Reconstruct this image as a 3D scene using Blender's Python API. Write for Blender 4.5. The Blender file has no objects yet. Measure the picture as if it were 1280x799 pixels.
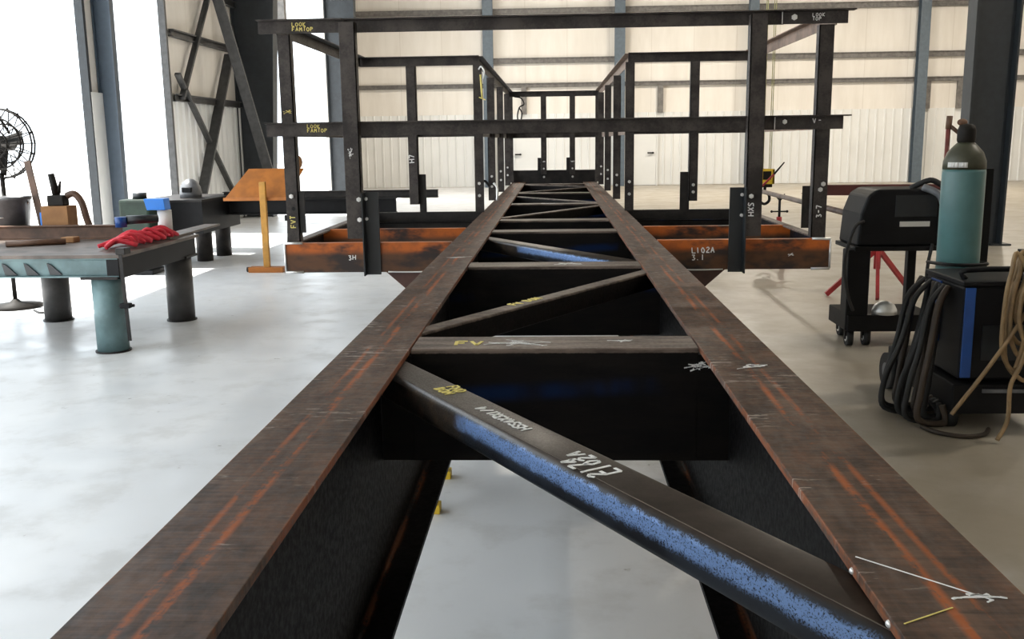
import bpy, bmesh, math, random
from mathutils import Vector, Matrix
random.seed(7)
V = Vector
SC = bpy.context.scene
COL = SC.collection

# ------------------------------------------------------------------ helpers
def wloc(o):
    p = V((0, 0, 0))
    while o is not None:
        p += o.location
        o = o.parent
    return p

class MB:
    """collects shapes (world coordinates) and links them as one mesh object"""
    def __init__(s):
        s.bm = bmesh.new()
    def poly(s, pts, smooth=False):
        f = s.bm.faces.new([s.bm.verts.new(p) for p in pts]); f.smooth = smooth
        return f
    def box(s, x0, x1, y0, y1, z0, z1):
        v = [s.bm.verts.new(p) for p in ((x0,y0,z0),(x1,y0,z0),(x1,y1,z0),(x0,y1,z0),(x0,y0,z1),(x1,y0,z1),(x1,y1,z1),(x0,y1,z1))]
        for q in ((3,2,1,0),(4,5,6,7),(0,1,5,4),(1,2,6,5),(2,3,7,6),(3,0,4,7)):
            s.bm.faces.new([v[i] for i in q])
        return s
    def prism(s, prof, p0, p1, up=(0,0,1), smooth=False):
        """profile (u,v) swept from p0 to p1; v follows up, u = dir x up"""
        p0, p1 = V(p0), V(p1)
        d = (p1-p0).normalized(); u = d.cross(V(up)).normalized(); w = u.cross(d)
        a = [s.bm.verts.new(p0+u*x+w*y) for x, y in prof]
        b = [s.bm.verts.new(p1+u*x+w*y) for x, y in prof]
        n = len(prof)
        for i in range(n):
            f = s.bm.faces.new((a[i], a[(i+1)%n], b[(i+1)%n], b[i])); f.smooth = smooth
        s.bm.faces.new(a[::-1]); s.bm.faces.new(b)
        return s
    def bar(s, p0, p1, w, h, up=(0,0,1)):
        return s.prism([(-w/2,-h/2),(w/2,-h/2),(w/2,h/2),(-w/2,h/2)], p0, p1, up)
    def cyl(s, p0, p1, r0, r1=None, n=20, smooth=True):
        r1 = r0 if r1 is None else r1
        p0, p1 = V(p0), V(p1); d = (p1-p0).normalized()
        t = V((1,0,0)) if abs(d.x) < .9 else V((0,1,0))
        u = d.cross(t).normalized(); w = d.cross(u)
        a = []; b = []
        for i in range(n):
            c = u*math.cos(2*math.pi*i/n)+w*math.sin(2*math.pi*i/n)
            a.append(s.bm.verts.new(p0+c*r0)); b.append(s.bm.verts.new(p1+c*r1))
        for i in range(n):
            f = s.bm.faces.new((a[i], a[(i+1)%n], b[(i+1)%n], b[i])); f.smooth = smooth
        s.bm.faces.new(a[::-1]); s.bm.faces.new(b)
        return s
    def lathe(s, prof, c, n=28):
        """(r,z) pairs turned about the vertical through c"""
        rings = []
        for r, z in prof:
            rings.append([s.bm.verts.new((c[0]+r*math.cos(2*math.pi*i/n), c[1]+r*math.sin(2*math.pi*i/n), c[2]+z)) for i in range(n)])
        for a, b in zip(rings, rings[1:]):
            for i in range(n):
                f = s.bm.faces.new((a[i], a[(i+1)%n], b[(i+1)%n], b[i])); f.smooth = True
        s.bm.faces.new(rings[0][::-1]); s.bm.faces.new(rings[-1])
        return s
    def tube(s, pts, r, n=8, sub=6, closed=False):
        P = [V(p) for p in pts]
        if sub > 1:
            Q = []; m = len(P)
            rng = range(m) if closed else range(m-1)
            for i in rng:
                if closed:
                    a, b, c, d = P[i-1], P[i], P[(i+1)%m], P[(i+2)%m]
                else:
                    a, b, c, d = P[max(i-1,0)], P[i], P[i+1], P[min(i+2,m-1)]
                for k in range(sub):
                    t = k/sub
                    Q.append(.5*((2*b)+(c-a)*t+(2*a-5*b+4*c-d)*t*t+(3*b-a-3*c+d)*t**3))
            if not closed: Q.append(P[-1])
            P = Q
        rings = []; m = len(P); u = None
        for i in range(m):
            d = (P[(i+1)%m]-P[i-1]) if closed else (P[min(i+1,m-1)]-P[max(i-1,0)])
            d.normalize()
            if u is None:
                t = V((0,0,1)) if abs(d.z) < .9 else V((1,0,0)); u = d.cross(t).normalized()
            u = (u-d*u.dot(d)).normalized(); w = d.cross(u)
            rings.append([s.bm.verts.new(P[i]+(u*math.cos(2*math.pi*k/n)+w*math.sin(2*math.pi*k/n))*r) for k in range(n)])
        pr = list(zip(rings, rings[1:]))
        if closed: pr.append((rings[-1], rings[0]))
        for a, b in pr:
            for k in range(n):
                f = s.bm.faces.new((a[k], a[(k+1)%n], b[(k+1)%n], b[k])); f.smooth = True
        if not closed:
            s.bm.faces.new(rings[0][::-1]); s.bm.faces.new(rings[-1])
        return s
    def ball(s, c, r, sz=(1,1,1), n=20, m=12):
        mat = Matrix.Translation(V(c)) @ Matrix.Diagonal((r*sz[0], r*sz[1], r*sz[2], 1))
        g = bmesh.ops.create_uvsphere(s.bm, u_segments=n, v_segments=m, radius=1, matrix=mat)
        for v in g['verts']:
            for f in v.link_faces: f.smooth = True
        return s
    def sheet(s, pts, thick):
        """planar polygon pts given a thickness vector"""
        t = V(thick); a = [s.bm.verts.new(V(p)) for p in pts]; b = [s.bm.verts.new(V(p)+t) for p in pts]
        n = len(pts)
        for i in range(n): s.bm.faces.new((a[i], a[(i+1)%n], b[(i+1)%n], b[i]))
        s.bm.faces.new(a[::-1]); s.bm.faces.new(b)
        return s
    def build(s, name, mat, parent=None, bevel=0, base=None):
        bmesh.ops.recalc_face_normals(s.bm, faces=s.bm.faces[:])
        off = wloc(parent) if parent is not None else (V(base) if base else V((0,0,0)))
        bmesh.ops.translate(s.bm, verts=s.bm.verts[:], vec=-off)
        me = bpy.data.meshes.new(name); s.bm.to_mesh(me); s.bm.free()
        me.materials.append(mat)
        o = bpy.data.objects.new(name, me); COL.objects.link(o)
        if parent is not None: o.parent = parent
        else: o.location = off
        if bevel:
            b = o.modifiers.new('bevel', 'BEVEL'); b.width = bevel; b.segments = 2; b.limit_method = 'ANGLE'
        return o

def tag(o, label, cat, group=None):
    o['label'] = label; o['category'] = cat
    if group: o['group'] = group
    return o
def thing(name, loc, label, cat, group=None):
    o = bpy.data.objects.new(name, None); COL.objects.link(o); o.location = loc; o.empty_display_size = .1
    return tag(o, label, cat, group)
def struct(o):
    o['kind'] = 'structure'
    return o

def I_prof(d, bf, tf, tw, r=.012):
    h, b, w = d/2, bf/2, tw/2
    q = [(-b,h),(-b,h-tf),(-w-r,h-tf),(-w-r*.3,h-tf-r*.3),(-w,h-tf-r)]
    q += [(x,-y) for x, y in q[::-1]]
    return q+[(-x,y) for x, y in q[::-1]]
def round_rect(w, h, r, n=5):
    out = []
    for cx, cy, a0 in ((w/2-r,h/2-r,0),(-w/2+r,h/2-r,90),(-w/2+r,-h/2+r,180),(w/2-r,-h/2+r,270)):
        for k in range(n+1):
            a = math.radians(a0+90*k/n); out.append((cx+r*math.cos(a), cy+r*math.sin(a)))
    return out

# ------------------------------------------------------------------ materials
def s2l(c): return tuple((x/12.92 if x <= .04045 else ((x+.055)/1.055)**2.4) for x in c)
def rgb(r, g, b): return s2l((r/255, g/255, b/255))+(1,)

class NT:
    def __init__(s, name):
        s.m = bpy.data.materials.new(name); s.m.use_nodes = True
        s.t = s.m.node_tree; s.b = s.t.nodes['Principled BSDF']
    def n(s, ty, **kw):
        x = s.t.nodes.new(ty)
        for k, v in kw.items(): setattr(x, k, v)
        return x
    def put(s, sock, v):
        if isinstance(v, bpy.types.NodeSocket): s.t.links.new(v, sock)
        else: sock.default_value = v
    def math(s, op, a, b=0., c=0., clamp=False):
        x = s.n('ShaderNodeMath', operation=op, use_clamp=clamp)
        s.put(x.inputs[0], a); s.put(x.inputs[1], b); s.put(x.inputs[2], c)
        return x.outputs[0]
    def pos(s):
        return s.n('ShaderNodeNewGeometry').outputs['Position']
    def scaled(s, v, sc):
        x = s.n('ShaderNodeVectorMath', operation='MULTIPLY'); s.put(x.inputs[0], v); x.inputs[1].default_value = sc
        return x.outputs[0]
    def noise(s, v, scale, detail=4, rough=.55):
        x = s.n('ShaderNodeTexNoise'); s.put(x.inputs['Vector'], v)
        x.inputs['Scale'].default_value = scale; x.inputs['Detail'].default_value = detail; x.inputs['Roughness'].default_value = rough
        return x.outputs['Fac']
    def ramp(s, v, lo, hi, a=0., b=1.):
        x = s.n('ShaderNodeMapRange', interpolation_type='SMOOTHSTEP'); s.put(x.inputs[0], v)
        x.inputs[1].default_value = lo; x.inputs[2].default_value = hi; x.inputs[3].default_value = a; x.inputs[4].default_value = b
        return x.outputs[0]
    def mix(s, f, a, b):
        x = s.n('ShaderNodeMix', data_type='RGBA'); s.put(x.inputs[0], f); s.put(x.inputs[6], a); s.put(x.inputs[7], b)
        return x.outputs[2]
    def sep(s, v):
        x = s.n('ShaderNodeSeparateXYZ'); s.put(x.inputs[0], v); return x.outputs
    def bump(s, h, st, dist=.01):
        x = s.n('ShaderNodeBump'); s.put(x.inputs['Height'], h); x.inputs['Strength'].default_value = st; x.inputs['Distance'].default_value = dist
        s.t.links.new(x.outputs[0], s.b.inputs['Normal'])
    def out(s, col, rough=.5, metal=0., spec=.5):
        s.put(s.b.inputs['Base Color'], col); s.put(s.b.inputs['Roughness'], rough); s.put(s.b.inputs['Metallic'], metal)
        s.b.inputs['Specular IOR Level'].default_value = spec
        return s.m

def plain(name, c, rough=.5, metal=0., var=.25, scale=9, spec=.5):
    k = NT(name); f = k.noise(k.pos(), scale)
    lo = tuple(x*(1-var) for x in c[:3])+(1,); hi = tuple(min(1, x*(1+var)) for x in c[:3])+(1,)
    return k.out(k.mix(k.ramp(f, .3, .7), lo, hi), rough, metal, spec)

def make_beam_mat():
    k = NT('rusty_beam_steel'); p = k.pos(); x, y, z = k.sep(p)
    cx = k.math('SUBTRACT', k.math('ABSOLUTE', x), .48)
    n1 = k.noise(k.scaled(p, (3, 45, 3)), 2.2, 5, .65)
    n2 = k.noise(k.scaled(p, (8, 1.2, 8)), 2.5, 5, .6)
    n3 = k.noise(p, 55, 3, .7)
    n4 = k.noise(k.scaled(p, (6, 3, 6)), 2.6, 6, .68)
    f0 = k.math('ADD', k.math('ADD', k.math('MULTIPLY', n1, .30), k.math('MULTIPLY', n4, .5)), k.math('MULTIPLY', n3, .2))
    base = k.mix(k.ramp(f0, .38, .62), (.026,.014,.009,1), (.125,.070,.044,1))
    base = k.mix(k.ramp(n2, .5, .75, 0, .6), base, (.125,.09,.072,1))
    def band(c, w):
        return k.ramp(k.math('ABSOLUTE', k.math('SUBTRACT', cx, c)), w*.1, w*1.05, 1, 0)
    streak = k.ramp(k.math('ADD', k.math('MULTIPLY', k.noise(k.scaled(p, (14, 1.6, 14)), 2.0, 4, .6), .7), k.math('MULTIPLY', n3, .3)), .445, .565)
    b = k.math('MAXIMUM', k.math('MAXIMUM', band(-.012, .012), k.math('MULTIPLY', band(.02, .009), .8)), k.ramp(k.math('ABSOLUTE', cx), .086, .09, 0, .5))
    b = k.math('MULTIPLY', b, streak)
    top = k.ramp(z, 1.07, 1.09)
    wide = k.math('MULTIPLY', k.ramp(k.noise(k.scaled(p, (5, 3, 5)), 1.6, 5, .7), .55, .75, 0, .45), 1.)
    col = k.mix(k.math('MULTIPLY', wide, top), base, (.16,.06,.025,1))
    col = k.mix(k.math('MULTIPLY', b, top), col, (.33,.085,.018,1))
    # pale scuffs running across the flange
    sc = k.math('MULTIPLY', k.ramp(k.noise(k.scaled(p, (7, 32, 4)), 1.6, 4, .75), .55, .63), k.ramp(k.noise(p, 3.4), .49, .59))
    col = k.mix(k.math('MULTIPLY', sc, top), col, (.34,.29,.25,1))
    low = k.math('MULTIPLY', k.ramp(z, .484, .50, 1, 0), k.ramp(k.math('ABSOLUTE', cx), .03, .015, 0, .8))   # rust caught along the bottom flange
    web = k.mix(k.ramp(n2, .4, .8), (.0035,.003,.003,1), (.008,.007,.007,1))  # web colour taken near black to hold the shade under the frame
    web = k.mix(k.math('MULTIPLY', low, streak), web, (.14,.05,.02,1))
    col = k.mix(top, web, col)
    k.bump(k.math('MULTIPLY', n1, top), .12, .004)
    m_ = k.out(col, k.ramp(n3, .3, .7, .48, .66), 0, .3)
    k.put(k.b.inputs['Specular IOR Level'], k.math('ADD', .1, k.math('MULTIPLY', top, .22)))
    return m_

def make_mill(name, a, b, rough=(.42,.62), spec=.3, metal=0.):
    k = NT(name); p = k.pos()
    n = k.noise(p, 7, 6, .65); n2 = k.noise(p, 90, 2, .6)
    f = k.math('ADD', k.math('MULTIPLY', n, .75), k.math('MULTIPLY', n2, .25))
    k.bump(n2, .08, .002)
    return k.out(k.mix(k.ramp(f, .38, .62), a, b), k.ramp(n2, .3, .7, *rough), metal, spec)

def make_tube_mat():
    k = NT('tube_steel_painted_sheen'); p = k.pos(); x, y, z = k.sep(p)
    n = k.noise(p, 6, 5, .6); sp = k.noise(p, 300, 3, .7); n2 = k.noise(p, 30, 4, .6)
    nrm = k.sep(k.n('ShaderNodeNewGeometry').outputs['Normal'])[2]
    col = k.mix(k.ramp(n, .35, .65), (.030,.022,.017,1), (.062,.048,.039,1))
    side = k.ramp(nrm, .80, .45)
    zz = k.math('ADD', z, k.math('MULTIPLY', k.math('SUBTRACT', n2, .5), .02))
    band = k.math('MULTIPLY', k.ramp(zz, 1.034, 1.052), k.ramp(zz, 1.080, 1.068))  # blue sky glare painted into the colour as a speckled band
    sheen_end = k.ramp(k.math('ADD', x, k.math('MULTIPLY', n2, .06)), -.19, -.15)  # where the painted glare stops towards the left beam
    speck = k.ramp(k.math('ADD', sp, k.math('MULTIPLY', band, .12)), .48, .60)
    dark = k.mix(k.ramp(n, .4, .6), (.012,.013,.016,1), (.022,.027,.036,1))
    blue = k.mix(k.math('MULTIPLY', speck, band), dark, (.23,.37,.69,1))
    blue = k.mix(sheen_end, k.mix(k.ramp(n2, .4, .7), (.02,.016,.013,1), (.075,.05,.03,1)), blue)
    m = k.math('MULTIPLY', k.math('MULTIPLY', side, band), sheen_end)
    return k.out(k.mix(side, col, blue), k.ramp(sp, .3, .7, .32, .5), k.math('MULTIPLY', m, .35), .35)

def make_cross():
    k = NT('crossmember_steel'); p = k.pos(); x, y, z = k.sep(p)
    n = k.noise(k.scaled(p, (2, 9, 9)), 3, 5, .65); n2 = k.noise(p, 80, 2, .6)
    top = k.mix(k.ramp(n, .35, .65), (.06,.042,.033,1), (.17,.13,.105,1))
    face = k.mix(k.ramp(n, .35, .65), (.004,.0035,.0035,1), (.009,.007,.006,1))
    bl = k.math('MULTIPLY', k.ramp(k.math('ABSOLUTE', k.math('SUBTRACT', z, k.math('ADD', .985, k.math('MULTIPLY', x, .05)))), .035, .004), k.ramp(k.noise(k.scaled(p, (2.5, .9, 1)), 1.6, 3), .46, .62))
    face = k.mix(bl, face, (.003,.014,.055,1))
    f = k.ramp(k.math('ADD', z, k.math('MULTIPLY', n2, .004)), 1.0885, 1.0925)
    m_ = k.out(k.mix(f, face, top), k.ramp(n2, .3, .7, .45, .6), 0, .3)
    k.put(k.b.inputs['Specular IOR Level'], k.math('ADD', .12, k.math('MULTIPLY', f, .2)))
    return m_

def make_orange(name, top):
    k = NT(name); p = k.pos(); z = k.sep(p)[2]
    n = k.noise(k.scaled(p, (1, 1, 2.2)), 3.2, 4, .6); n2 = k.noise(p, 13, 5, .6)
    base = k.mix(k.ramp(n, .4, .58), (.022,.014,.012,1), (.105,.042,.016,1))
    heat = k.math('MULTIPLY', k.ramp(z, top-.075, top-.035), k.ramp(n, .36, .55))
    heat = k.math('MULTIPLY', heat, k.ramp(n2, .25, .6, .45, 1))
    return k.out(k.mix(heat, base, (.50,.115,.012,1)), .5, 0, .4)

def make_floor():
    k = NT('polished_concrete'); p = k.pos()
    a = k.noise(p, .35, 4, .6); b = k.noise(p, 2.4, 6, .65); c = k.noise(p, 9, 4, .6)
    x, y, z = k.sep(p)
    col = k.mix(k.ramp(a, .35, .65), (.66,.67,.68,1), (.75,.757,.765,1))
    col = k.mix(k.ramp(b, .48, .68, 0, .42), col, (.50,.49,.47,1))
    dirt_and_dim = k.math('MULTIPLY', k.ramp(k.noise(p, .8, 5, .6), .42, .62), k.ramp(x, .5, 1.8))   # stains on the welder side, with its dimmer light put in
    col = k.mix(k.math('MULTIPLY', dirt_and_dim, .6), col, (.26,.21,.14,1))
    col = k.mix(k.ramp(k.math('ADD', x, k.math('MULTIPLY', k.math('SUBTRACT', b, .5), 2.)), .4, 1.9, 0, .8), col, (.34,.29,.21,1))  # browner to the right: grime plus the door light's falloff put into the colour
    col = k.mix(k.math('MULTIPLY', k.ramp(c, .66, .74), k.ramp(b, .5, .62)), col, (.22,.20,.18,1))
    k.bump(b, .02, .01)
    return k.out(col, k.ramp(b, .3, .7, .28, .45), 0, .5)

def make_wall():
    k = NT('white_insulation_panel'); p = k.pos(); x, y, z = k.sep(p)
    fr = k.math('FRACT', k.math('DIVIDE', k.math('ADD', x, y), 1.52))
    seam = k.ramp(k.math('ABSOLUTE', k.math('SUBTRACT', fr, .5)), .485, .497)
    n = k.noise(k.scaled(p, (1.5, 1.5, .25)), 1.4, 4, .6)
    col = k.mix(k.ramp(n, .3, .7), (.72,.68,.62,1), (.80,.765,.71,1))
    return k.out(k.mix(k.math('MULTIPLY', seam, .35), col, (.5,.45,.38,1)), .55)

M = {}
M['beam'] = make_beam_mat()
M['mill'] = make_mill('dark_mill_scale_steel', (.008,.007,.007,1), (.026,.022,.020,1))
M['rail'] = make_mill('black_rail_steel', (.020,.016,.015,1), (.062,.052,.047,1))
M['raillit'] = make_mill('lit_brown_rail_steel', (.12,.08,.058,1), (.26,.18,.135,1))  # lit copy of the rail steel, door light put into its colour
M['cross'] = make_cross()
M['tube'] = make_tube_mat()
M['orange'] = make_orange('heat_tinted_channel', 1.105)
M['gusset'] = plain('red_brown_gusset', (.075,.03,.022,1), .55)
M['socket'] = plain('blue_black_plate', (.012,.015,.018,1), .4)
M['floor'] = make_floor()
M['wall'] = make_wall()
M['liner'] = plain('white_liner_panel', (.74,.745,.73,1), .4, var=.04, scale=.6)
M['girt'] = plain('grey_girt', (.16,.15,.14,1), .5)
M['windcol'] = plain('blue_grey_column_paint', (.10,.13,.16,1), .45, var=.1)
M['doorcol'] = plain('blue_grey_door_post', (.045,.065,.09,1), .5, var=.1)
M['darkcol'] = plain('dark_grey_column_paint', (.022,.027,.032,1), .5, var=.15)
M['brace'] = plain('grey_brace_paint', (.05,.05,.05,1), .5)
M['roof'] = plain('roof_sheet', (.28,.28,.27,1), .6, var=.05, scale=1)
M['outside'] = plain('pale_yard_concrete', (.60,.59,.57,1), .8, var=.08, scale=1)
M['chalk'] = plain('white_chalk', (.82,.82,.80,1), .9, var=.1)
M['ychalk'] = plain('yellow_paint_marker', (.78,.66,.20,1), .7, var=.1)
M['bolt'] = plain('zinc_bolt', (.75,.75,.74,1), .3, .6, var=.08)
M['yellow'] = plain('yellow_paint', (.75,.50,.03,1), .45, var=.1)
M['orangep'] = plain('orange_paint', (.36,.115,.010,1), .5, var=.15)
M['yorange'] = plain('yellow_orange_paint', (.46,.22,.028,1), .5, var=.15)
M['red'] = plain('red_paint', (.33,.022,.025,1), .45, var=.2)
M['redbrown'] = plain('red_oxide_primer', (.085,.018,.016,1), .55, var=.2)
M['maroon'] = plain('maroon_paint', (.15,.035,.03,1), .5)
M['brightred'] = plain('bright_red_webbing', (.62,.03,.05,1), .6)
M['blue'] = plain('blue_enamel', (.010,.065,.27,1), .35, var=.1)
M['brightblue'] = plain('bright_blue_plastic', (.01,.22,.80,1), .4, var=.05)
M['teal'] = plain('teal_table_paint', (.13,.21,.22,1), .5, var=.25, scale=5)
M['tealcyl'] = plain('green_cylinder_paint', (.08,.185,.185,1), .32, var=.15, scale=4)
M['olive'] = plain('olive_cylinder_shoulder', (.055,.055,.032,1), .45)
M['darkgreen'] = plain('dark_green_paint', (.010,.022,.014,1), .5, spec=.3)
M['black'] = plain('black_enamel', (.006,.006,.007,1), .5, spec=.2)
M['rubber'] = plain('black_rubber', (.012,.012,.012,1), .65)
M['leg'] = plain('dark_leg_steel', (.055,.052,.05,1), .5)
M['tophot'] = plain('scaled_table_top', (.11,.085,.07,1), .5, var=.4, scale=5)
M['rust'] = plain('rusty_brown_steel', (.115,.06,.035,1), .55, var=.4, scale=6)
M['pipe'] = plain('rusty_grey_pipe', (.15,.105,.085,1), .5, var=.35, scale=8)
M['silver'] = plain('bare_aluminium', (.72,.72,.70,1), .28, .5, var=.05)
M['grey'] = plain('mid_grey_plastic', (.14,.145,.155,1), .4)
M['card'] = plain('brown_cardboard', (.30,.15,.06,1), .8, var=.12)
M['tan'] = plain('tan_hose', (.25,.16,.075,1), .6)
M['brownhose'] = plain('brown_hose', (.035,.022,.013,1), .6)
M['whitecan'] = plain('white_paper', (.75,.74,.72,1), .7, var=.05)
M['fandark'] = plain('dark_fan_metal', (.012,.010,.008,1), .6, spec=.2)
M['wire'] = plain('yellowed_wire_rope', (.42,.40,.18,1), .5)

# ------------------------------------------------------------------ chalk handwriting
GLYPH = {
 'L':[[(0,1),(0,0),(.6,0)]], 'O':[[(.3,1),(0,.7),(0,.25),(.3,0),(.6,.3),(.6,.75),(.3,1)]], 'K':[[(0,1),(0,0)],[(.6,1),(0,.45),(.6,0)]],
 'F':[[(0,0),(0,1),(.6,1)],[(0,.5),(.45,.5)]], 'A':[[(0,0),(.3,1),(.6,0)],[(.12,.4),(.48,.4)]], 'M':[[(0,0),(.05,1),(.3,.4),(.6,1),(.65,0)]],
 'V':[[(0,1),(.3,0),(.6,1)]], 'T':[[(.3,1),(.3,0)],[(0,1),(.6,1)]], 'D':[[(0,0),(0,1),(.4,.85),(.6,.5),(.4,.1),(0,0)]],
 'P':[[(0,0),(0,1),(.5,.9),(.55,.6),(0,.5)]], 'R':[[(0,0),(0,1),(.5,.9),(.5,.6),(0,.5),(.6,0)]], 'H':[[(0,0),(0,1)],[(.6,0),(.6,1)],[(0,.5),(.6,.5)]],
 'S':[[(.6,.9),(.2,1),(0,.75),(.5,.4),(.5,.1),(0,.05)]], 'X':[[(0,0),(.6,1)],[(0,1),(.6,0)]], 'W':[[(0,1),(.15,0),(.35,.6),(.5,0),(.7,1)]],
 'N':[[(0,0),(0,1),(.6,0),(.6,1)]], 'B':[[(0,0),(0,1),(.5,.8),(0,.5),(.6,.25),(0,0)]], 'U':[[(0,1),(.05,.1),(.5,.1),(.6,1)]],
 '0':[[(.25,1),(0,.6),(.1,.1),(.4,0),(.55,.5),(.25,1)]], '1':[[(.2,1),(.2,0)]], '2':[[(0,.8),(.3,1),(.55,.75),(0,0),(.6,0)]],
 '3':[[(0,.95),(.5,.9),(.2,.55),(.55,.3),(.3,0),(0,.08)]], '4':[[(.45,0),(.45,1),(0,.35),(.6,.35)]], '5':[[(.55,1),(.05,1),(.05,.6),(.5,.5),(.5,.1),(0,0)]],
 '7':[[(0,1),(.6,1),(.2,0)]], '/':[[(0,0),(.5,1)]], '.':[[(.1,0),(.2,.06)]], '-':[[(0,.5),(.5,.5)]], ' ':[],
}
def chalk(lines, o, u, v, h, parent, mat='chalk', pitch=.85, lead=1.35, wid=.19, name='chalk_writing'):
    """hand lettering on a face: o = lower left of the first line, u along, v up"""
    o, u, v = V(o), V(u).normalized(), V(v).normalized(); n = u.cross(v)
    mb = MB()
    for li, t in enumerate(lines):
        for ci, ch in enumerate(t):
            j = random.uniform(-.08, .08)
            for st in GLYPH[ch]:
                for (a, b), (c, d) in zip(st, st[1:]):
                    p0 = o+u*h*(ci*pitch+a+j*b)+v*h*(b+j-li*lead); p1 = o+u*h*(ci*pitch+c+j*d)+v*h*(d+j-li*lead)
                    if (p1-p0).length < 1e-5: continue
                    mb.bar(p0+n*.0006, p1+n*.0006, h*wid, .0012, n)
    return mb.build(name, M[mat], parent)
def blot(c, u, v, n, size, parent, mat='chalk', seed=0, name='chalk_mark'):
    """a little smudge of chalk strokes"""
    r = random.Random(seed); c, u, v, n = V(c), V(u).normalized(), V(v).normalized(), V(n); mb = MB()
    for i in range(16):
        p = c+u*r.gauss(0,.45)*size+v*r.gauss(0,.2)*size+n*.0008
        d = (u*r.uniform(.5,1)+v*r.uniform(-.45,.45))*size*r.uniform(.15,.5)
        mb.bar(p-d*.5, p+d*.5, r.uniform(.0015,.004), .001, n)
        if i: mb.bar(q, p, .0009, .0008, n)
        q = p
    return mb.build(name, M[mat], parent)
def bolt(p, n, parent, r=.014):
    p, n = V(p), V(n).normalized()
    mb = MB().cyl(p-n*.002, p+n*.009, r, n=6, smooth=False).cyl(p+n*.009, p+n*.016, r*.55, n=10)
    return mb.build('bolt', M['bolt'], parent)

# ------------------------------------------------------------------ the building
XL, XR, YB, YF, ZR = -7.25, 19.0, -5.0, 36.0, 8.6
struct(MB().box(XL-.3, XR+.3, YB-.3, YF+.3, -.3, 0).build('floor', M['floor']))
struct(MB().box(XL-60, XL-.3, -40, 90, -.34, -.02).build('yard', M['outside']))
struct(MB().box(XL-.3, XR+.3, YB-.3, YF+.3, ZR, ZR+.25).build('ceiling', M['roof']))
struct(MB().box(XR, XR+.25, YB, YF, 0, ZR).build('wall_right', M['wall']))
struct(MB().box(XL-.25, XR+.25, YB-.25, YB, 0, ZR).build('wall_back', M['wall']))
struct(MB().box(XL-.25, XR+.25, YF, YF+.25, 0, ZR).build('wall_front', M['wall']))
# left wall with three tall open bays
HD = 6.7
wl = MB()
for y0, y1, z0, z1 in ((YB,-3.8,0,ZR),(-3.8,15.05,HD,ZR),(15.05,15.75,0,ZR),(15.75,18.25,HD,ZR),(18.25,22.6,0,ZR),(22.6,31.2,HD,ZR),(31.2,YF,0,ZR)):
    wl.box(XL-.09, XL, y0, y1, z0, z1)
struct(wl.build('wall_left', M['wall']))

def liner(name, p0, p1, h, nrm, pitch=.3048, gaps=()):
    """ribbed steel liner panel along a wall, ribs standing proud"""
    p0, p1, nrm = V(p0), V(p1), V(nrm); L = (p1-p0).length; d = (p1-p0).normalized()
    prof = [(0, -.004)]; t = 0
    while t+pitch < L:
        prof += [(t, .010), (t+pitch-.085, .010), (t+pitch-.06, .045), (t+pitch-.02, .045)]
        t += pitch
    prof += [(L, .010), (L, -.004)]
    mb = MB(); a = [mb.bm.verts.new(p0+d*x+nrm*y) for x, y in prof]; b = [mb.bm.verts.new(p0+d*x+nrm*y+V((0,0,h))) for x, y in prof]
    n = len(prof)
    for i in range(n): mb.bm.faces.new((a[i], a[(i+1)%n], b[(i+1)%n], b[i]))
    mb.bm.faces.new(a[::-1]); mb.bm.faces.new(b)
    return struct(mb.build(name, M['liner']))
liner('wainscot_front', (XL+.02, YF-.006, .02), (XR-.02, YF-.006, .02), 2.62, (0,-1,0))
liner('wainscot_left', (XL+.006, 18.3, .02), (XL+.006, 22.5, .02), 2.5, (1,0,0))
struct(MB().box(XL+.01, XL+.05, 15.06, 15.45, .02, 2.5).build('wainscot_left', M['liner']))
# horizontal girts and wind columns on the far wall
tn = 0
def girt(p0, p1, up, mat='girt', h=.2):
    global tn; tn += 1
    q = [(-.055,h/2),(.055,h/2),(.055,h/2-.03),(.045,h/2-.03),(.045,h/2-.012),(.006,h/2-.012),(.006,-h/2+.012),(.055,-h/2+.012),(.055,-h/2),(-.055,-h/2),(-.055,-h/2+.03),(-.045,-h/2+.03),(-.045,-h/2+.012),(-.006,-h/2+.012),(-.006,h/2-.012),(-.055,h/2-.012)]
    return struct(MB().prism(q, p0, p1, up).build('trim_%d' % tn, M[mat]))
for z, h in ((6.25,.2),(4.53,.2),(3.66,.16),(7.9,.2)):
    girt((XL+.05, YF-.07, z), (XR-.05, YF-.07, z), (0,0,1), h=h)
for x, w in ((-2.37,.36),(2.36,.36),(7.08,.32),(13.02,.34),(17.6,.36)):
    struct(MB().prism(I_prof(.3, w, .02, .014), (x, YF-.3, 0), (x, YF-.3, ZR), (0,1,0)).build('column', M['windcol']))
for x in (-1.1, 3.85, 13.35, 14.5):
    struct(MB().box(x-.1, x+.1, YF-.16, YF-.02, 2.62, 3.58).build('column', M['girt']))
# doors in the far wall
def door(n, x0, x1, knob):
    d = struct(MB().box(x0, x1, YF-.10, YF-.045, .01, 2.12).build('door_%d' % n, M['liner'], None, .004))
    fr = MB(); fr.box(x0-.07, x0-.005, YF-.12, YF-.04, 0, 2.2).box(x1+.005, x1+.07, YF-.12, YF-.04, 0, 2.2).box(x0-.07, x1+.07, YF-.12, YF-.04, 2.13, 2.2)
    fr.build('door_frame', M['liner'], d)
    sl = MB().box(x0, x1, YF-.14, YF-.05, 0, .012); sl.build('threshold', M['girt'], d)
    h = MB().cyl((knob, YF-.10, 1.18), (knob, YF-.19, 1.18), .035, n=14).bar((knob+.02, YF-.19, 1.18), (knob-.2, YF-.19, 1.18), .05, .05); h.build('door_handle', M['black'], d)
door(1, 2.75, 3.72, 3.6)
door(2, -1.42, -.42, -1.25)
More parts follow.
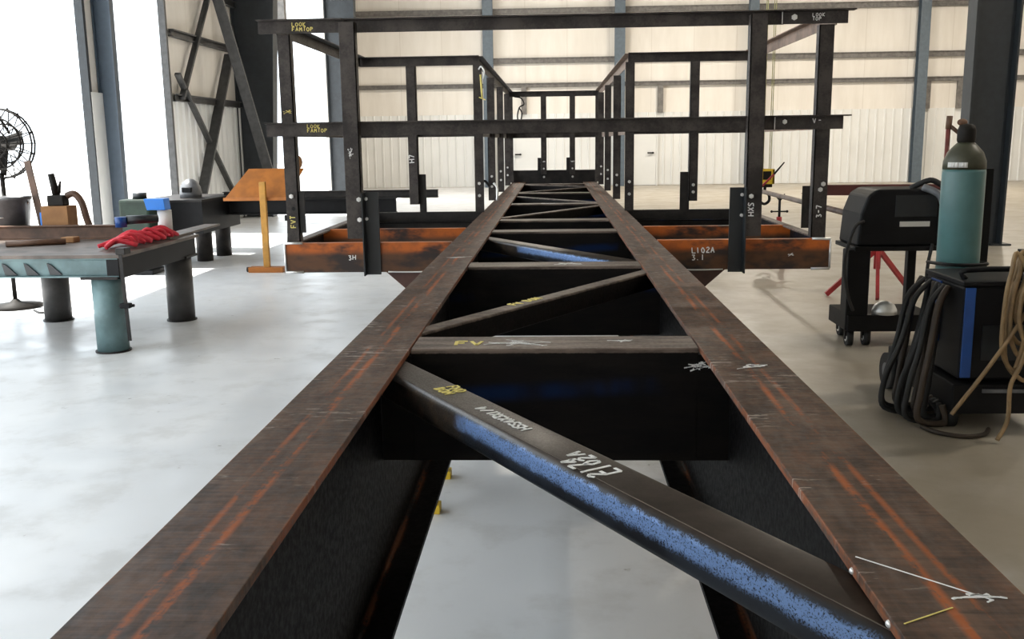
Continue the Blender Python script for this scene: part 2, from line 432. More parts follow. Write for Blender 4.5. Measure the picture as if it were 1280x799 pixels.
# columns along the left wall
def web_column(y, xin0, xin1, w, mat):
    mb = MB()
    mb.sheet([(XL+.02, y-.012, 0), (xin0, y-.012, 0), (xin1, y-.012, ZR), (XL+.02, y-.012, ZR)], (0, .024, 0))
    d = V((xin1-xin0, 0, ZR)).normalized()
    mb.prism([(-w/2,-.012),(w/2,-.012),(w/2,.012),(-w/2,.012)], (xin0, y, 0), (xin1, y, ZR), (1,0,0))
    mb.box(XL+.005, XL+.03, y-w/2, y+w/2, 0, ZR)
    return struct(mb.build('column', M[mat]))
web_column(22.3, -6.55, -6.05, .36, 'darkcol')
web_column(31.4, -6.42, -6.25, .36, 'darkcol')
web_column(15.45, -6.98, -6.93, .14, 'doorcol')
struct(MB().box(XL-.1, XL+.12, 26.2, 26.42, 0, HD).build('column', M['girt']))
struct(MB().box(XL-.08, XL+.05, 18.22, 18.30, 0, ZR).build('column', M['brace']))
struct(MB().box(XL-.09, XL+.04, 15.02, 15.10, 0, HD).build('column', M['darkcol']))
# cross bracing and girts of the closed bay on the left wall
for a, b, w in (((XL+.12,20.6,4.9),(XL+.12,18.6,2.55),.11), ((XL+.12,18.45,3.0),(XL+.12,21.3,.55),.11), ((XL+.16,21.4,3.6),(XL+.16,18.9,.3),.2), ((XL+.30,20.2,5.0),(-6.35,21.6,.75),.22)):
    tn += 1; struct(MB().bar(a, b, .06, w, (1,0,0)).build('trim_%d' % tn, M['brace']))
for z in (2.56, 3.75, 4.75):
    girt((XL+.07, 18.4, z), (XL+.07, 22.2, z), (0,0,1), 'brace', .14)
# the big building column on the right
mb = MB(); Yc = 15.0
mb.box(6.16, 6.19, Yc-.16, Yc+.16, 0, ZR).sheet([(6.75,Yc-.16,0),(6.84,Yc-.16,ZR),(6.87,Yc-.16,ZR),(6.78,Yc-.16,0)], (0,.32,0)).sheet([(6.18,Yc-.01,0),(6.76,Yc-.01,0),(6.85,Yc-.01,ZR),(6.18,Yc-.01,ZR)], (0,.02,0))
mb.box(6.02, 6.3, Yc-.2, Yc+.2, 0, .025).box(6.6, 6.9, Yc-.2, Yc+.2, 0, .025)
struct(mb.build('column', M['darkcol']))

# ------------------------------------------------------------------ the steel frame
BT = 1.103; BD = .634; BC = .48; BF = .18
fr = thing('steel_skid_frame', (0, 5.5, .469), 'long rusty welded steel frame of two beams tied by crossmembers, with platform arms', 'steel frame')
beams = []
for s in (-1, 1):
    beams.append(MB().prism(I_prof(BD, BF, .016, .011), (s*BC, -1.2, BT-BD/2), (s*BC, 13.26, BT-BD/2)).build('main_beam', M['beam'], fr, .0015))
# crossmembers
CMY = (2.612, 4.34, 6.02, 6.87, 8.66, 10.5, 12.72)
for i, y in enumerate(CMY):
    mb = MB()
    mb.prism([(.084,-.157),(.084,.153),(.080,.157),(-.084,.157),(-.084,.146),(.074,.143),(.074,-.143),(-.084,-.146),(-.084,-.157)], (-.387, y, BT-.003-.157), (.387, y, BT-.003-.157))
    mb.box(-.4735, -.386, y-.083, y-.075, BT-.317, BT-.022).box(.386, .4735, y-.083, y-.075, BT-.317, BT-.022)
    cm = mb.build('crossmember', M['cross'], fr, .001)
    if i == 0:
        chalk(['FV'], (-.27, y-.03, BT-.003), (1,0,0), (0,1,0), .05, cm, 'ychalk')
        blot((-.1, y, BT-.003), (1,0,0), (0,1,0), (0,0,1), .09, cm, seed=3); blot((.2, y+.02, BT-.003), (1,0,0), (0,1,0), (0,0,1), .045, cm, seed=9)
    if i == 1: blot((.05, y, BT-.003), (1,0,0), (0,1,0), (0,0,1), .07, cm, seed=5)
    if i == 4: blot((-.05, y, BT-.003), (1,0,0), (0,1,0), (0,0,1), .08, cm, seed=6)
# diagonal tube braces
def diag(xa, ya, xb, yb, mat='cross', drop=.018, rad=.017):
    a, b = V((xa, ya, BT-drop-.038)), V((xb, yb, BT-drop-.038))
    return MB().prism(round_rect(.104 if mat == 'tube' else .062, .076, rad), a, b, smooth=rad > .01).build('diagonal_brace', M[mat], fr)
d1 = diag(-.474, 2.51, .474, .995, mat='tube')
for P in d1.data.polygons: P.use_smooth = len(P.vertices) == 4
dv = V((.948, -1.515, 0)).normalized(); nv = V((-dv.y, dv.x, 0))      # along the tube, and square to it
zt = BT-.0178
def on_tube(t, off): return V((-.474, 2.51, zt))+dv*t-nv*off*-1
MB().bar(on_tube(.30, -.040), on_tube(1.70, -.040), .0016, .001).build('weld_seam', M['tophot'], d1)
chalk(['FND', 'BON'], on_tube(.40, .012), dv, nv, .026, d1, 'ychalk', lead=1.2)
chalk(['HSS4X3X1/4'], on_tube(.79, .012), -dv, -nv, .026, d1, pitch=.75)
chalk(['L102A', '2174'], on_tube(1.09, .016), -dv, -nv, .032, d1, lead=-1.0)
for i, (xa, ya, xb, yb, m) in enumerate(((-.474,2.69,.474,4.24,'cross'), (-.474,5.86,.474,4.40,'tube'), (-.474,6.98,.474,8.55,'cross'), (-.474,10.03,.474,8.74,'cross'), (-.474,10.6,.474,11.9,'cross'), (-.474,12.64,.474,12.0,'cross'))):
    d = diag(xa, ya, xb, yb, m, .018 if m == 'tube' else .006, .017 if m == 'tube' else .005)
    if i == 0: chalk(['FV BON'], (-.13, 3.245, BT-.0058), (.948,1.55,0), (-1.55,.948,0), .035, d, 'ychalk')
# chalk marks by the joints, on the inner web faces and the flange
for x, y, z, sz, sd in ((-.474,2.46,1.03,.03,1), (-.474,6.3,1.05,.06,2), (-.474,8.1,1.0,.07,4)):
    blot((x+.0055, y, z), (0,1,0), (0,0,1), (1,0,0), sz, beams[0], seed=sd)
for x, y, z, sz, sd in ((.474,2.46,1.05,.05,11), (.474,4.2,1.06,.05,12), (.474,5.7,1.05,.09,13)):
    blot((x-.0055, y, z), (0,-1,0), (0,0,1), (-1,0,0), sz, beams[1], seed=sd)
blot((.378, 2.50, BT-.045), (1,0,0), (0,0,1), (0,-1,0), .04, fr, seed=21)
blot((.48, 2.3, BT+.0002), (1,.3,0), (0,1,0), (0,0,1), .04, beams[1], seed=22)
blot((.51, 1.1, BT+.0002), (1,.1,0), (0,1,0), (0,0,1), .03, beams[1], seed=23)
blot((-.47, 4.6, BT+.0002), (1,.3,0), (0,1,0), (0,0,1), .05, beams[0], seed=24)
for a, b, m in (((.40,1.21,BT+.001),(.525,1.09,BT+.001),'chalk'), ((.40,1.03,BT+.001),(.47,1.07,BT+.001),'ychalk')):
    MB().bar(a, b, .0018, .0008).build('scribed_line', M[m], beams[1])
# weld tacks where the near tube meets the right flange
for y in (1.19, 1.05):
    MB().ball((.391, y, BT-.010), .005, (1,1.2,1), 10, 6).build('weld_tack', M['silver'], beams[1])
# platform arms
CT = 1.105; CH = .165
def chan(p0, p1, side, mat, name='platform_channel', h=CH, tw=.008, fl=.055):
    q = [(0,-h/2),(side*fl,-h/2),(side*fl,-h/2+.010),(side*tw,-h/2+.012),(side*tw,h/2-.012),(side*fl,h/2-.010),(side*fl,h/2),(0,h/2)]
    return MB().prism(q, p0, p1).build(name, M[mat], fr, .001)
PX = 1.505; zc = CT-CH/2
PY0, PY1, PYM = 5.31, 7.66, 6.17
fronts = []
for s in (-1, 1):
    for y, m in ((PY0,'orange'), (PYM,'orange'), (PY1,'mill')):
        a, b = (s*.572, y, zc), (s*PX, y, zc)
        if s < 0: a, b = b, a
        c = chan(a, b, -1, m)      # web towards the viewer
        if y == PY0: fronts.append(c)
    MB().box(*sorted((s*.572, s*PX)), PY1-.075, PY1-.002, 1.022, 1.030).build('ledge_angle', M['cross'], fr)
    a, b = (s*PX, PY0+.001, zc), (s*PX, PY1, zc)
    chan(a, b, -s, 'cross', 'side_channel')
    # gusset from beam web down to the arm
    MB().sheet([(s*.50,PY0+.03,CT-CH-.001),(s*.95,PY0+.03,CT-CH-.001),(s*.50,PY0+.03,CT-CH-.40)], (0,.01,0)).build('gusset_plate', M['gusset'], fr)
    # weld bead round the open end of the arm and along its underside
    mb = MB(); e = s*(PX+.004)
    mb.tube([(e,PY0-.003,CT-.004),(e,PY0-.003,CT-CH+.004)], .006, 6, 1).tube([(e,PY0-.003,CT-CH+.003),(e-s*.10,PY0-.004,CT-CH+.002)], .008, 6, 1).tube([(e,PY0-.003,CT),(e-s*.1,PY0-.004,CT+.002)], .0075, 6, 1)
    mb.build('weld_bead', M['bolt'], fronts[-1])
    MB().tube([(s*.66,PY0-.003,CT-CH+.002),(s*.80,PY0-.004,CT-CH),(s*.93,PY0-.003,CT-CH+.002)], .0045, 6, 4).build('weld_bead', M['bolt'], fronts[-1])
chalk(['L102A', '3.1'], (.76, PY0-.0015, 1.035), (1,0,0), (0,0,1), .03, fronts[1])
chalk(['3H'], (-1.15, PY0-.0015, 1.01), (1,0,0), (0,0,1), .026, fronts[0])
blot((1.3, PY0-.001, 1.02), (1,0,0), (0,0,1), (0,-1,0), .02, fronts[1], seed=31)
# sockets that carry the front posts
for x0, x1, z0, z1 in ((-1.052,-.968,.928,1.385), (.955,1.036,.928,1.39)):
    mb = MB().box(x0, x1, 5.295, 5.305, z0, z1)
    mb.box(*((x0, x0+.008) if x0 < 0 else (x1-.008, x1)), 5.23, 5.296, z0, z1)
    so = mb.build('post_socket', M['socket'], fr, .001)
    for z in (1.35, 1.24):
        bolt((x0+.016 if x0 < 0 else x1-.016, 5.294, z), (0,-1,0), so, .010)
for x0, x1, z0, z1, y in ((-1.069,-1.015,1.105,1.405,7.655), (.987,1.06,1.105,1.40,7.655), (-.225,-.178,1.24,1.43,13.185), (.165,.212,1.24,1.43,13.185), (-1.442,-1.40,1.16,1.39,5.375), (1.362,1.402,1.16,1.39,5.375)):
    MB().box(x0, x1, y-.008, y, z0, z1).build('post_socket', M['mill'], fr)
ep = MB().box(-.585, .585, 13.262, 13.277, .95, 1.262).build('end_plate', M['mill'], fr)
for x in (-.14, .25): bolt((x, 13.262, 1.17), (0,-1,0), ep, .016)
# stands with yellow feet under the beams
def support_stand(x, y, s, lab):
    t = thing('support_stand', (x, y, 0), lab, 'stand', 'stands under the steel frame')
    for dy in (-.227, .227):
        MB().box(*sorted((x+s*(.04 if s < 0 else .1), x+s*.5)), y+dy-.035, y+dy+.035, 0, .042).build('foot', M['yellow'], t, .004)
        MB().bar((x+s*.10, y+dy, .03), (x+s*.02, y+dy*.55, .40), .045, .045, (1,0,0)).build('leg', M['black'], t)
        MB().bar((x+s*.46, y+dy, .03), (x+s*.06, y+dy*.55, .40), .045, .045, (1,0,0)).build('leg', M['black'], t)
    MB().box(x-.085, x+.085, y-.19, y+.19, .38, .468).build('head', M['black'], t, .004)
support_stand(-BC, 4.34, -1, 'low black stand with yellow feet under the left beam, nearer end')
support_stand(BC, 4.34, 1, 'low black stand with yellow feet under the right beam, nearer end')
support_stand(-BC, 11.6, -1, 'low black stand with yellow feet under the left beam, far end')
support_stand(BC, 11.6, 1, 'low black stand with yellow feet under the right beam, far end')

# ------------------------------------------------------------------ guard rail bolted to the frame
gr = thing('guard_rail', (0, PY0, 1.105), 'black angle iron guard rail with posts standing on the steel frame', 'guard rail')
RT0, RT1, RM0, RM1 = 2.238, 2.308, 1.694, 1.768
def rail_x(x0, x1, y, z0, z1, name, mat='rail', lip=0.):
    mb = MB().box(x0, x1, y, y+.007, z0, z1).box(x0, x1+lip, y-.045, y+.007, z1-.007, z1)
    return mb.build(name, M[mat], gr, .001)
def rail_y(x, y0, y1, z0, z1, name, mat, s):
    mb = MB().box(x-.0035, x+.0035, y0, y1, z0, z1).box(*sorted((x, x+s*.05)), y0, y1, z1-.007, z1)
    return mb.build(name, M[mat], gr, .001)
def post(x0, x1, y, z0, z1, leg, bolts=(), mat='rail', d=.06):
    mb = MB().box(x0, x1, y, y+.007, z0, z1)
    mb.box(*((x0, x0+.007) if leg < 0 else (x1-.007, x1)), y, y+d, z0, z1)
    p = mb.build('post', M[mat], gr, .001)
    for bx, bz in bolts: bolt((bx, y, bz), (0,-1,0), p, .013)
    return p
tr = rail_x(-1.13, 1.215, 5.315, RT0, RT1, 'top_rail')
mr = rail_x(-1.13, 1.19, 5.315, RM0, RM1, 'mid_rail')
tl_ = rail_x(-1.585, -1.122, 5.300, RT0, RT1, 'top_rail'); ml_ = rail_x(-1.572, -1.122, 5.300, RM0, RM1, 'mid_rail')
tR = rail_x(1.205, 1.545, 5.300, RT0, RT1, 'top_rail', lip=.03); mR = rail_x(1.185, 1.545, 5.300, RM0, RM1, 'mid_rail', lip=.03)
bolt((1.265, 5.300, 2.272), (0,-1,0), tR, .016); bolt((1.235, 5.300, 1.735), (0,-1,0), mR, .013)
for z0, z1, x in ((RT0, RT1, 1.205), (RM0, RM1, 1.185)):
    MB().box(x-.004, x, 5.297, 5.303, z0+.002, z1-.008).build('weld_bead', M['bolt'], tR if z0 > 2 else mR)
chalk(['LOOK', 'FAMTOP'], (-1.40, 5.2995, 2.274), (1,0,0), (0,0,1), .020, tl_, 'ychalk', pitch=1.0, lead=1.25)
chalk(['LOOK', 'FAMTOP'], (-1.345, 5.2995, 1.738), (1,0,0), (0,0,1), .019, ml_, 'ychalk', pitch=1.0, lead=1.25)
chalk(['LOOK', 'TOP'], (1.36, 5.2995, 2.274), (1,0,0), (0,0,1), .017, tR, pitch=1.0, lead=1.2)
chalk(['V-'], (1.385, 5.2995, 1.728), (1,0,0), (0,0,1), .024, mR, pitch=1.2)
# front posts
pa = post(-1.136, -1.050, 5.238, 1.135, 2.285, 1, ((-1.065,1.35),(-1.065,1.24)))
pb = post(1.030, 1.116, 5.238, 1.130, 2.285, -1, ((1.058,1.345),))
chalk(['HXS'], (1.075, 5.2375, 1.24), (0,0,1), (-1,0,0), .03, pb)
blot((-1.10, 5.2375, 1.60), (0,0,1), (1,0,0), (0,-1,0), .03, pa, seed=41)
pc = post(-1.503, -1.432, 5.36, 1.108, 2.24, 1, ((-1.47,1.365),))
pd = post(1.415, 1.494, 5.36, 1.108, 2.24, -1, ((1.455,1.37),(1.47,1.40)))
chalk(['FVT'], (-1.455, 5.3595, 1.19), (0,0,1), (-1,0,0), .028, pc, 'ychalk'); chalk(['3-7'], (1.465, 5.3595, 1.22), (0,0,1), (-1,0,0), .028, pd)
MB().cyl((-1.462,5.3595,1.295), (-1.462,5.3585,1.295), .011, n=12).build('bolt_hole', M['black'], pc)
blot((-1.46, 5.3595, 1.83), (1,0,0), (0,0,1), (0,-1,0), .03, pc, 'ychalk', seed=44)
# returns of the platform rail
for s, m in ((-1,'rail'), (1,'raillit')):
    rail_y(s*PX, 5.372, 7.655, RT0, RT1, 'top_rail', m, -s); rail_y(s*PX, 5.372, 7.655, RM0, RM1, 'mid_rail', m, -s)
    x = sorted((s*.575, s*PX))
    rail_x(x[0], x[1], 7.665, RT0, RT1, 'top_rail'); rail_x(x[0], x[1], 7.665, RM0, RM1, 'mid_rail')
    xs = sorted((s*.552, s*.622))
    pk = []
    for y in (7.61, 9.15, 10.70, 12.25):
        p = post(xs[0], xs[1], y, BT+.001, RT0, s, ((s*.588,1.33),(s*.588,1.235)), d=.05); pk.append(p)
    rail_y(s*.60, 7.70, 13.2, RT0, RT1, 'top_rail', m, -s); rail_y(s*.60, 7.70, 13.2, RM0, RM1, 'mid_rail', m, -s)
    post(xs[0], xs[1], 13.15, BT+.001, RT0, s, d=.05)
p = post(-1.143, -1.068, 7.612, 1.17, RT0, 1); p2 = post(1.05, 1.118, 7.612, 1.175, RT0, -1, ((1.085,1.30),(1.085,1.245)))
chalk(['H7'], (-1.10, 7.6115, 1.5), (0,0,1), (-1,0,0), .04, p); chalk(['HXS'], (1.03, 7.654, 1.16), (0,0,1), (-1,0,0), .03, p2)
rail_x(-.60, .60, 13.2, RT0, RT1, 'top_rail'); rail_x(-.60, .60, 13.2, RM0, RM1, 'mid_rail')
for x in (-.140, .245):
    p = post(x-.037, x+.037, 13.14, 1.21, RT0, 1, ((x,1.285),)); blot((x, 13.1395, 1.38), (1,0,0), (0,0,1), (0,-1,0), .025, p, seed=int(x*100))

# clamps and wire left on the rail
t = thing('c_clamp', (-.60, 7.58, 2.1), 'small pale c-clamp hanging from the corner post top of the left walkway rail', 'clamp')
MB().tube([(-.575,7.60,2.20),(-.555,7.58,2.22),(-.53,7.57,2.18),(-.545,7.57,2.12)], .006, 8, 5).build('clamp_frame', M['silver'], t)
MB().cyl((-.56,7.57,2.16), (-.55,7.57,1.98), .007).bar((-.575,7.57,1.99), (-.525,7.57,1.97), .008, .008).build('screw', M['ychalk'], t)
t = thing('wire_loop', (-.50, 13.16, 2.0), 'thin black wire loop hanging from the far left corner of the guard rail', 'wire')
MB().tube([(-.53,13.16,2.24),(-.44,13.15,2.22),(-.40,13.15,2.14),(-.46,13.15,2.10),(-.49,13.15,1.98),(-.46,13.15,1.88),(-.43,13.15,2.02),(-.47,13.15,2.10)], .010, 6, 5).build('loop', M['black'], t)
t = thing('spring_clamp', (-.60, 9.1, 1.1), 'black and silver clamp at the foot of the second left walkway post', 'clamp')
MB().tube([(-.70,9.10,1.02),(-.705,9.10,1.20),(-.66,9.10,1.29),(-.61,9.10,1.24)], .012, 8, 5).build('clamp_frame', M['black'], t)
MB().tube([(-.54,9.09,1.105),(-.535,9.09,1.22),(-.57,9.10,1.27)], .011, 8, 5).build('jaw', M['silver'], t)
t = thing('pipe_clamp', (.63, 10.5, 1.1), 'small yellow handled clamp on the right beam between walkway posts', 'clamp')
MB().bar((.60,11.4,1.104), (.60,11.4,1.30), .025, .03, (0,1,0)).build('bar', M['yellow'], t); MB().ball((.60,11.4,1.125), .022).build('jaw', M['silver'], t)

# ------------------------------------------------------------------ left side: the welding table and what lies on it
TX0, TX1, TY0, TY1, TZ = -5.6, -3.47, 7.45, 9.12, .81
wt = thing('welding_table', ((TX0+TX1)/2, 8.3, 0), 'heavy teal welding table on thick pipe legs', 'table')
MB().box(TX0-.03, TX1+.03, TY0-.03, TY1+.03, TZ-.028, TZ).build('table_top', M['tophot'], wt, .003)
ap = MB().prism(I_prof(.155, .1, .012, .009), (TX0, TY0+.05, TZ-.106), (TX1-.005, TY0+.05, TZ-.106)).build('apron_beam', M['teal'], wt)
for x in (-4.62, -4.42, -4.24, -4.05): MB().sheet([(x,TY0+.043,.645),(x+.10,TY0+.043,.645),(x+.01,TY0+.043,.73),(x-.02,TY0+.043,.74)], (0,-.012,0)).build('stiffener', M['socket'], wt)
MB().prism(I_prof(.155, .1, .012, .009), (TX0, TY1-.05, TZ-.106), (TX1-.005, TY1-.05, TZ-.106)).build('apron_beam', M['teal'], wt)
for x in (TX0+.05, TX1-.05):
    MB().box(x-.05, x+.05, TY0+.005, TY1-.005, TZ-.2, TZ-.029).build('end_beam', M['black'], wt, .003)
for x, y in ((-3.63,7.58), (-3.60,8.98), (-4.83,9.0), (-5.45,7.6)):
    lg = MB().cyl((x,y,0), (x,y,TZ-.185), .125, n=28).build('leg', M['teal'] if y < 8 else M['leg'], wt)
    MB().box(x-.15, x+.15, y-.15, y+.15, TZ-.2, TZ-.18).build('cap_plate', M['mill'], lg)
    MB().cyl((x,y,0), (x,y,.012), .14, n=28).build('base_plate', M['mill'], lg)
# long bar clamp hanging at the table corner
t = thing('bar_clamp', (-3.43, 7.5, .81), 'long dark bar clamp hanging down at the near corner of the teal table', 'clamp')
MB().bar((-3.425,7.40,.86), (-3.405,7.40,.12), .028, .010, (0,1,0)).build('bar', M['mill'], t)
MB().box(-3.46,-3.38,7.39,7.50,.813,.865).build('fixed_jaw', M['mill'], t, .006)
MB().box(-3.46,-3.375,7.385,7.435,.385,.425).build('sliding_jaw', M['black'], t, .006)
MB().cyl((-3.47,7.41,.405), (-3.35,7.41,.405), .012).build('handle', M['black'], t)
# heap of red webbing, with a dark blue tool on it
t = thing('ratchet_strap', (-3.62, 8.3, TZ), 'heap of bright red strap on the right end of the teal table', 'strap')
mb = MB()
for k in range(14):
    a = k*.8; y = 7.66+k*.075
    mb.tube([(-3.74+.08*math.cos(a), y, TZ+.03), (-3.60+.05*math.sin(a), y+.08, TZ+.085+.02*(k%3)), (-3.50+.03*math.cos(a*2), y+.14, TZ+.04), (-3.66+.04*math.sin(a*2), y+.2, TZ+.065), (-3.78, y+.12, TZ+.032)], .018, 6, 5)
mb.build('webbing', M['brightred'], t)
t = thing('angle_grinder', (-3.75, 8.5, TZ+.14), 'dark blue hand tool lying on the red strap', 'tool')
MB().cyl((-3.80,8.4,TZ+.20), (-3.58,8.55,TZ+.20), .04, .035).build('body', M['socket'], t)
MB().cyl((-3.84,8.37,TZ+.14), (-3.84,8.37,TZ+.23), .05).build('gear_head', M['blue'], t)
# bars on the table
tag(MB().prism(I_prof(.13, .09, .010, .009), (-5.5,8.72,TZ+.065), (-4.02,8.78,TZ+.065)).build('steel_bar', M['rust'], None, .002, (-4.7,8.75,TZ)), 'rusty brown beam offcut lying along the back of the teal table', 'steel bar')
tag(MB().cyl((-4.75,8.1,TZ+.026), (-4.32,8.3,TZ+.026), .026).build('pipe_offcut', M['rust'], None, 0, (-4.5,8.2,TZ)), 'short dark pipe offcut lying on top of the teal table', 'pipe')
tag(MB().box(-4.42,-4.30,8.40,8.52,TZ,TZ+.05).build('steel_block', M['card'], None, .008, (-4.36,8.46,TZ)), 'small tan block in front of the rusty beam offcut on the table', 'block')
mb = MB(); mb.sheet([(-3.70,8.50,TZ+.002),(-3.50,8.60,TZ+.002),(-3.56,10.1,TZ+.002),(-3.72,10.1,TZ+.002)], (0,0,.02))
tag(mb.build('flat_bar', M['tophot'], None, 0, (-3.6,9.0,TZ)), 'flat grey steel plate overhanging the back right corner of the teal table', 'steel plate')
t = thing('paper_roll', (-3.68, 8.95, TZ+.022), 'white paper roll standing at the back right of the teal table', 'paper roll')
MB().cyl((-3.68,8.95,TZ+.022), (-3.68,8.95,TZ+.25), .065, n=24).build('roll', M['whitecan'], t); MB().cyl((-3.68,8.95,TZ+.25), (-3.68,8.95,TZ+.252), .022, n=16).build('core', M['card'], t)
t = thing('blue_box', (-3.73, 8.93, TZ+.254), 'bright blue box balanced on the white paper roll', 'box')
MB().sheet([(-3.81,8.86,TZ+.254),(-3.635,8.86,TZ+.254),(-3.645,8.86,TZ+.36),(-3.835,8.86,TZ+.36)], (0,.14,0)).build('carton', M['brightblue'], t, .004)
t = thing('bucket', (-5.2, 9.0, TZ), 'dark grey bucket standing on the back left of the teal table', 'bucket')
MB().lathe([(.15,0),(.19,.36),(.20,.36),(.20,.39),(.185,.39),(.145,.02)], (-5.19,8.98,TZ)).build('tub', M['grey'], t)
MB().tube([(-5.385,8.98,TZ+.34),(-5.3,8.93,TZ+.22),(-5.19,8.80,TZ+.20),(-5.08,8.93,TZ+.22),(-4.995,8.98,TZ+.34)], .006, 6, 5).build('bail_handle', M['silver'], t)
bx = thing('cardboard_box', (-4.70, 8.95, TZ), 'brown cardboard box behind the rusty beam offcut on the table', 'box')
MB().box(-4.83,-4.575,8.87,9.06,TZ,TZ+.30).build('carton', M['card'], bx, .003)
MB().box(-4.86,-4.831,8.90,9.0,TZ+.12,TZ+.24).build('label', M['brightblue'], bx)
t = thing('power_drill', (-4.70, 8.95, TZ+.30), 'dark power tool standing on the cardboard box', 'tool')
MB().box(-4.78,-4.62,8.9,9.02,TZ+.30,TZ+.40).build('battery_base', M['fandark'], t, .012)
MB().cyl((-4.71,8.96,TZ+.39), (-4.745,8.96,TZ+.60), .035, .03).build('grip', M['fandark'], t)
MB().cyl((-4.69,8.96,TZ+.42), (-4.66,8.96,TZ+.53), .022, .008).build('nozzle', M['fandark'], t)
tag(MB().tube([(-4.62,8.97,TZ+.39),(-4.55,8.98,TZ+.41),(-4.49,8.99,TZ+.33),(-4.46,9.0,TZ+.18),(-4.43,9.02,TZ+.03)], .032, 10, 6).build('suction_hose', M['rust'], None, 0, (-4.5,9,TZ)), 'brown ribbed hose arching down beside the cardboard box', 'hose')
tag(MB().bar((-4.885,9.0,TZ+.02), (-5.01,9.05,TZ+.72), .06, .02, (0,1,0)).build('wood_slat', M['rust'], None, 0, (-4.8,9,TZ)), 'narrow tan wood slat leaning between bucket and cardboard box', 'slat')
# pedestal fan
FX, FY, FZ = -5.68, 9.75, 1.70
fan = thing('pedestal_fan', (FX, FY, 0), 'tall dark caged pedestal fan standing behind the teal table', 'fan')
MB().lathe([(.26,0),(.26,.03),(.06,.06),(.03,.09)], (FX,FY,0)).build('base', M['fandark'], fan)
MB().cyl((FX,FY,.06), (FX,FY,FZ-.3), .022).build('pole', M['fandark'], fan)
mb = MB()
R = .35
for yy, rr in ((-.09,.14),(-.10,.06),(-.05,.26),(0,R),(.06,R),(.11,.2)):
    mb.tube([(FX+rr*math.cos(a*math.pi/12), FY+yy, FZ+rr*math.sin(a*math.pi/12)) for a in range(24)], .010, 5, 1, True)
for a in range(20):
    c, s_ = math.cos(a*math.pi/10), math.sin(a*math.pi/10)
    mb.tube([(FX+.05*c,FY-.1,FZ+.05*s_),(FX+.2*c,FY-.08,FZ+.2*s_),(FX+R*c,FY,FZ+R*s_),(FX+R*c,FY+.06,FZ+R*s_),(FX+.12*c,FY+.13,FZ+.12*s_)], .006, 5, 2)
mb.build('cage', M['fandark'], fan)
MB().cyl((FX,FY-.02,FZ), (FX,FY+.22,FZ), .085, .075).build('motor', M['fandark'], fan)
for k in range(3):
    a = math.radians(15+120*k); c, s_ = math.cos(a), math.sin(a); mb = MB()
    mb.sheet([(FX+.04*c+.05*s_,FY-.05,FZ+.04*s_-.05*c),(FX+.26*c+.085*s_,FY-.05,FZ+.26*s_-.085*c),(FX+.27*c-.06*s_,FY+.03,FZ+.27*s_+.06*c),(FX+.04*c-.05*s_,FY+.01,FZ+.04*s_+.05*c)], (0,.006,0))
    mb.build('blade', M['fandark'], fan)
MB().bar((FX,FY+.03,FZ-.32), (FX,FY+.12,FZ-.05), .05, .03).build('yoke', M['fandark'], fan)
MB().tube([(FX+.1,FY+.05,FZ+.1),(FX-.02,FY+.05,FZ+.35),(FX-.12,FY+.1,FZ+.75),(FX-.2,FY+.1,FZ+1.3)], .013, 6, 5).build('power_cord', M['fandark'], fan)
tag(MB().tube([(-5.35,9.5,.012),(-5.2,9.35,.012),(-5.08,9.40,.012),(-4.98,9.25,.012)], .012, 6, 5).build('extension_cord', M['rubber'], None, 0, (-5,9.2,0)), 'grey cord on the floor under the teal table', 'cord')
# dark table behind with gear on it
BX0, BX1, BY0, BY1, BZ = -5.75, -4.78, 12.9, 14.5, .93
bt = thing('steel_table', ((BX0+BX1)/2, 13.7, 0), 'dark deep-skirted steel table standing behind the teal table', 'table')
MB().box(BX0, BX1, BY0, BY1, BZ-.03, BZ).build('table_top', M['mill'], bt, .003)
for y in (BY0+.02, BY1-.05): MB().box(BX0+.01, BX1-.01, y, y+.03, .47, BZ-.031).build('skirt', M['black'], bt)
for x in (BX0+.01, BX1-.04): MB().box(x, x+.03, BY0+.05, BY1-.05, .47, BZ-.031).build('skirt', M['black'], bt)
for x, y in ((-5.10,13.75), (-5.05,14.42), (-5.62,13.3), (-5.62,14.42)):
    MB().cyl((x,y,0), (x,y,.92), .115, n=24).build('leg', M['mill'], bt)
t = thing('welding_helmet', (-5.15, 13.5, BZ), 'grey domed welding helmet resting on the dark steel table', 'helmet')
MB().lathe([(.15,0),(.155,.06),(.14,.15),(.10,.22),(.05,.255),(.004,.265)], (-5.15,13.5,BZ+.001), 24).build('shell', M['grey'], t); MB().box(-5.22,-5.08,13.34,13.40,BZ+.08,BZ+.15).build('visor', M['black'], t, .01)
t = thing('green_machine', (-5.55, 12.6, 0), 'dark green upright machine on the floor left of the dark steel table', 'machine')
MB().box(-5.62,-5.22,12.2,12.7,.35,.98).build('body', M['darkgreen'], t, .03); MB().box(-5.60,-5.24,12.22,12.68,0,.06).build('base', M['black'], t, .01); MB().cyl((-5.42,12.45,.05), (-5.42,12.45,.36), .12).build('pedestal', M['black'], t); MB().cyl((-5.42,12.42,.98), (-5.42,12.42,1.06), .09).build('cover', M['socket'], t)
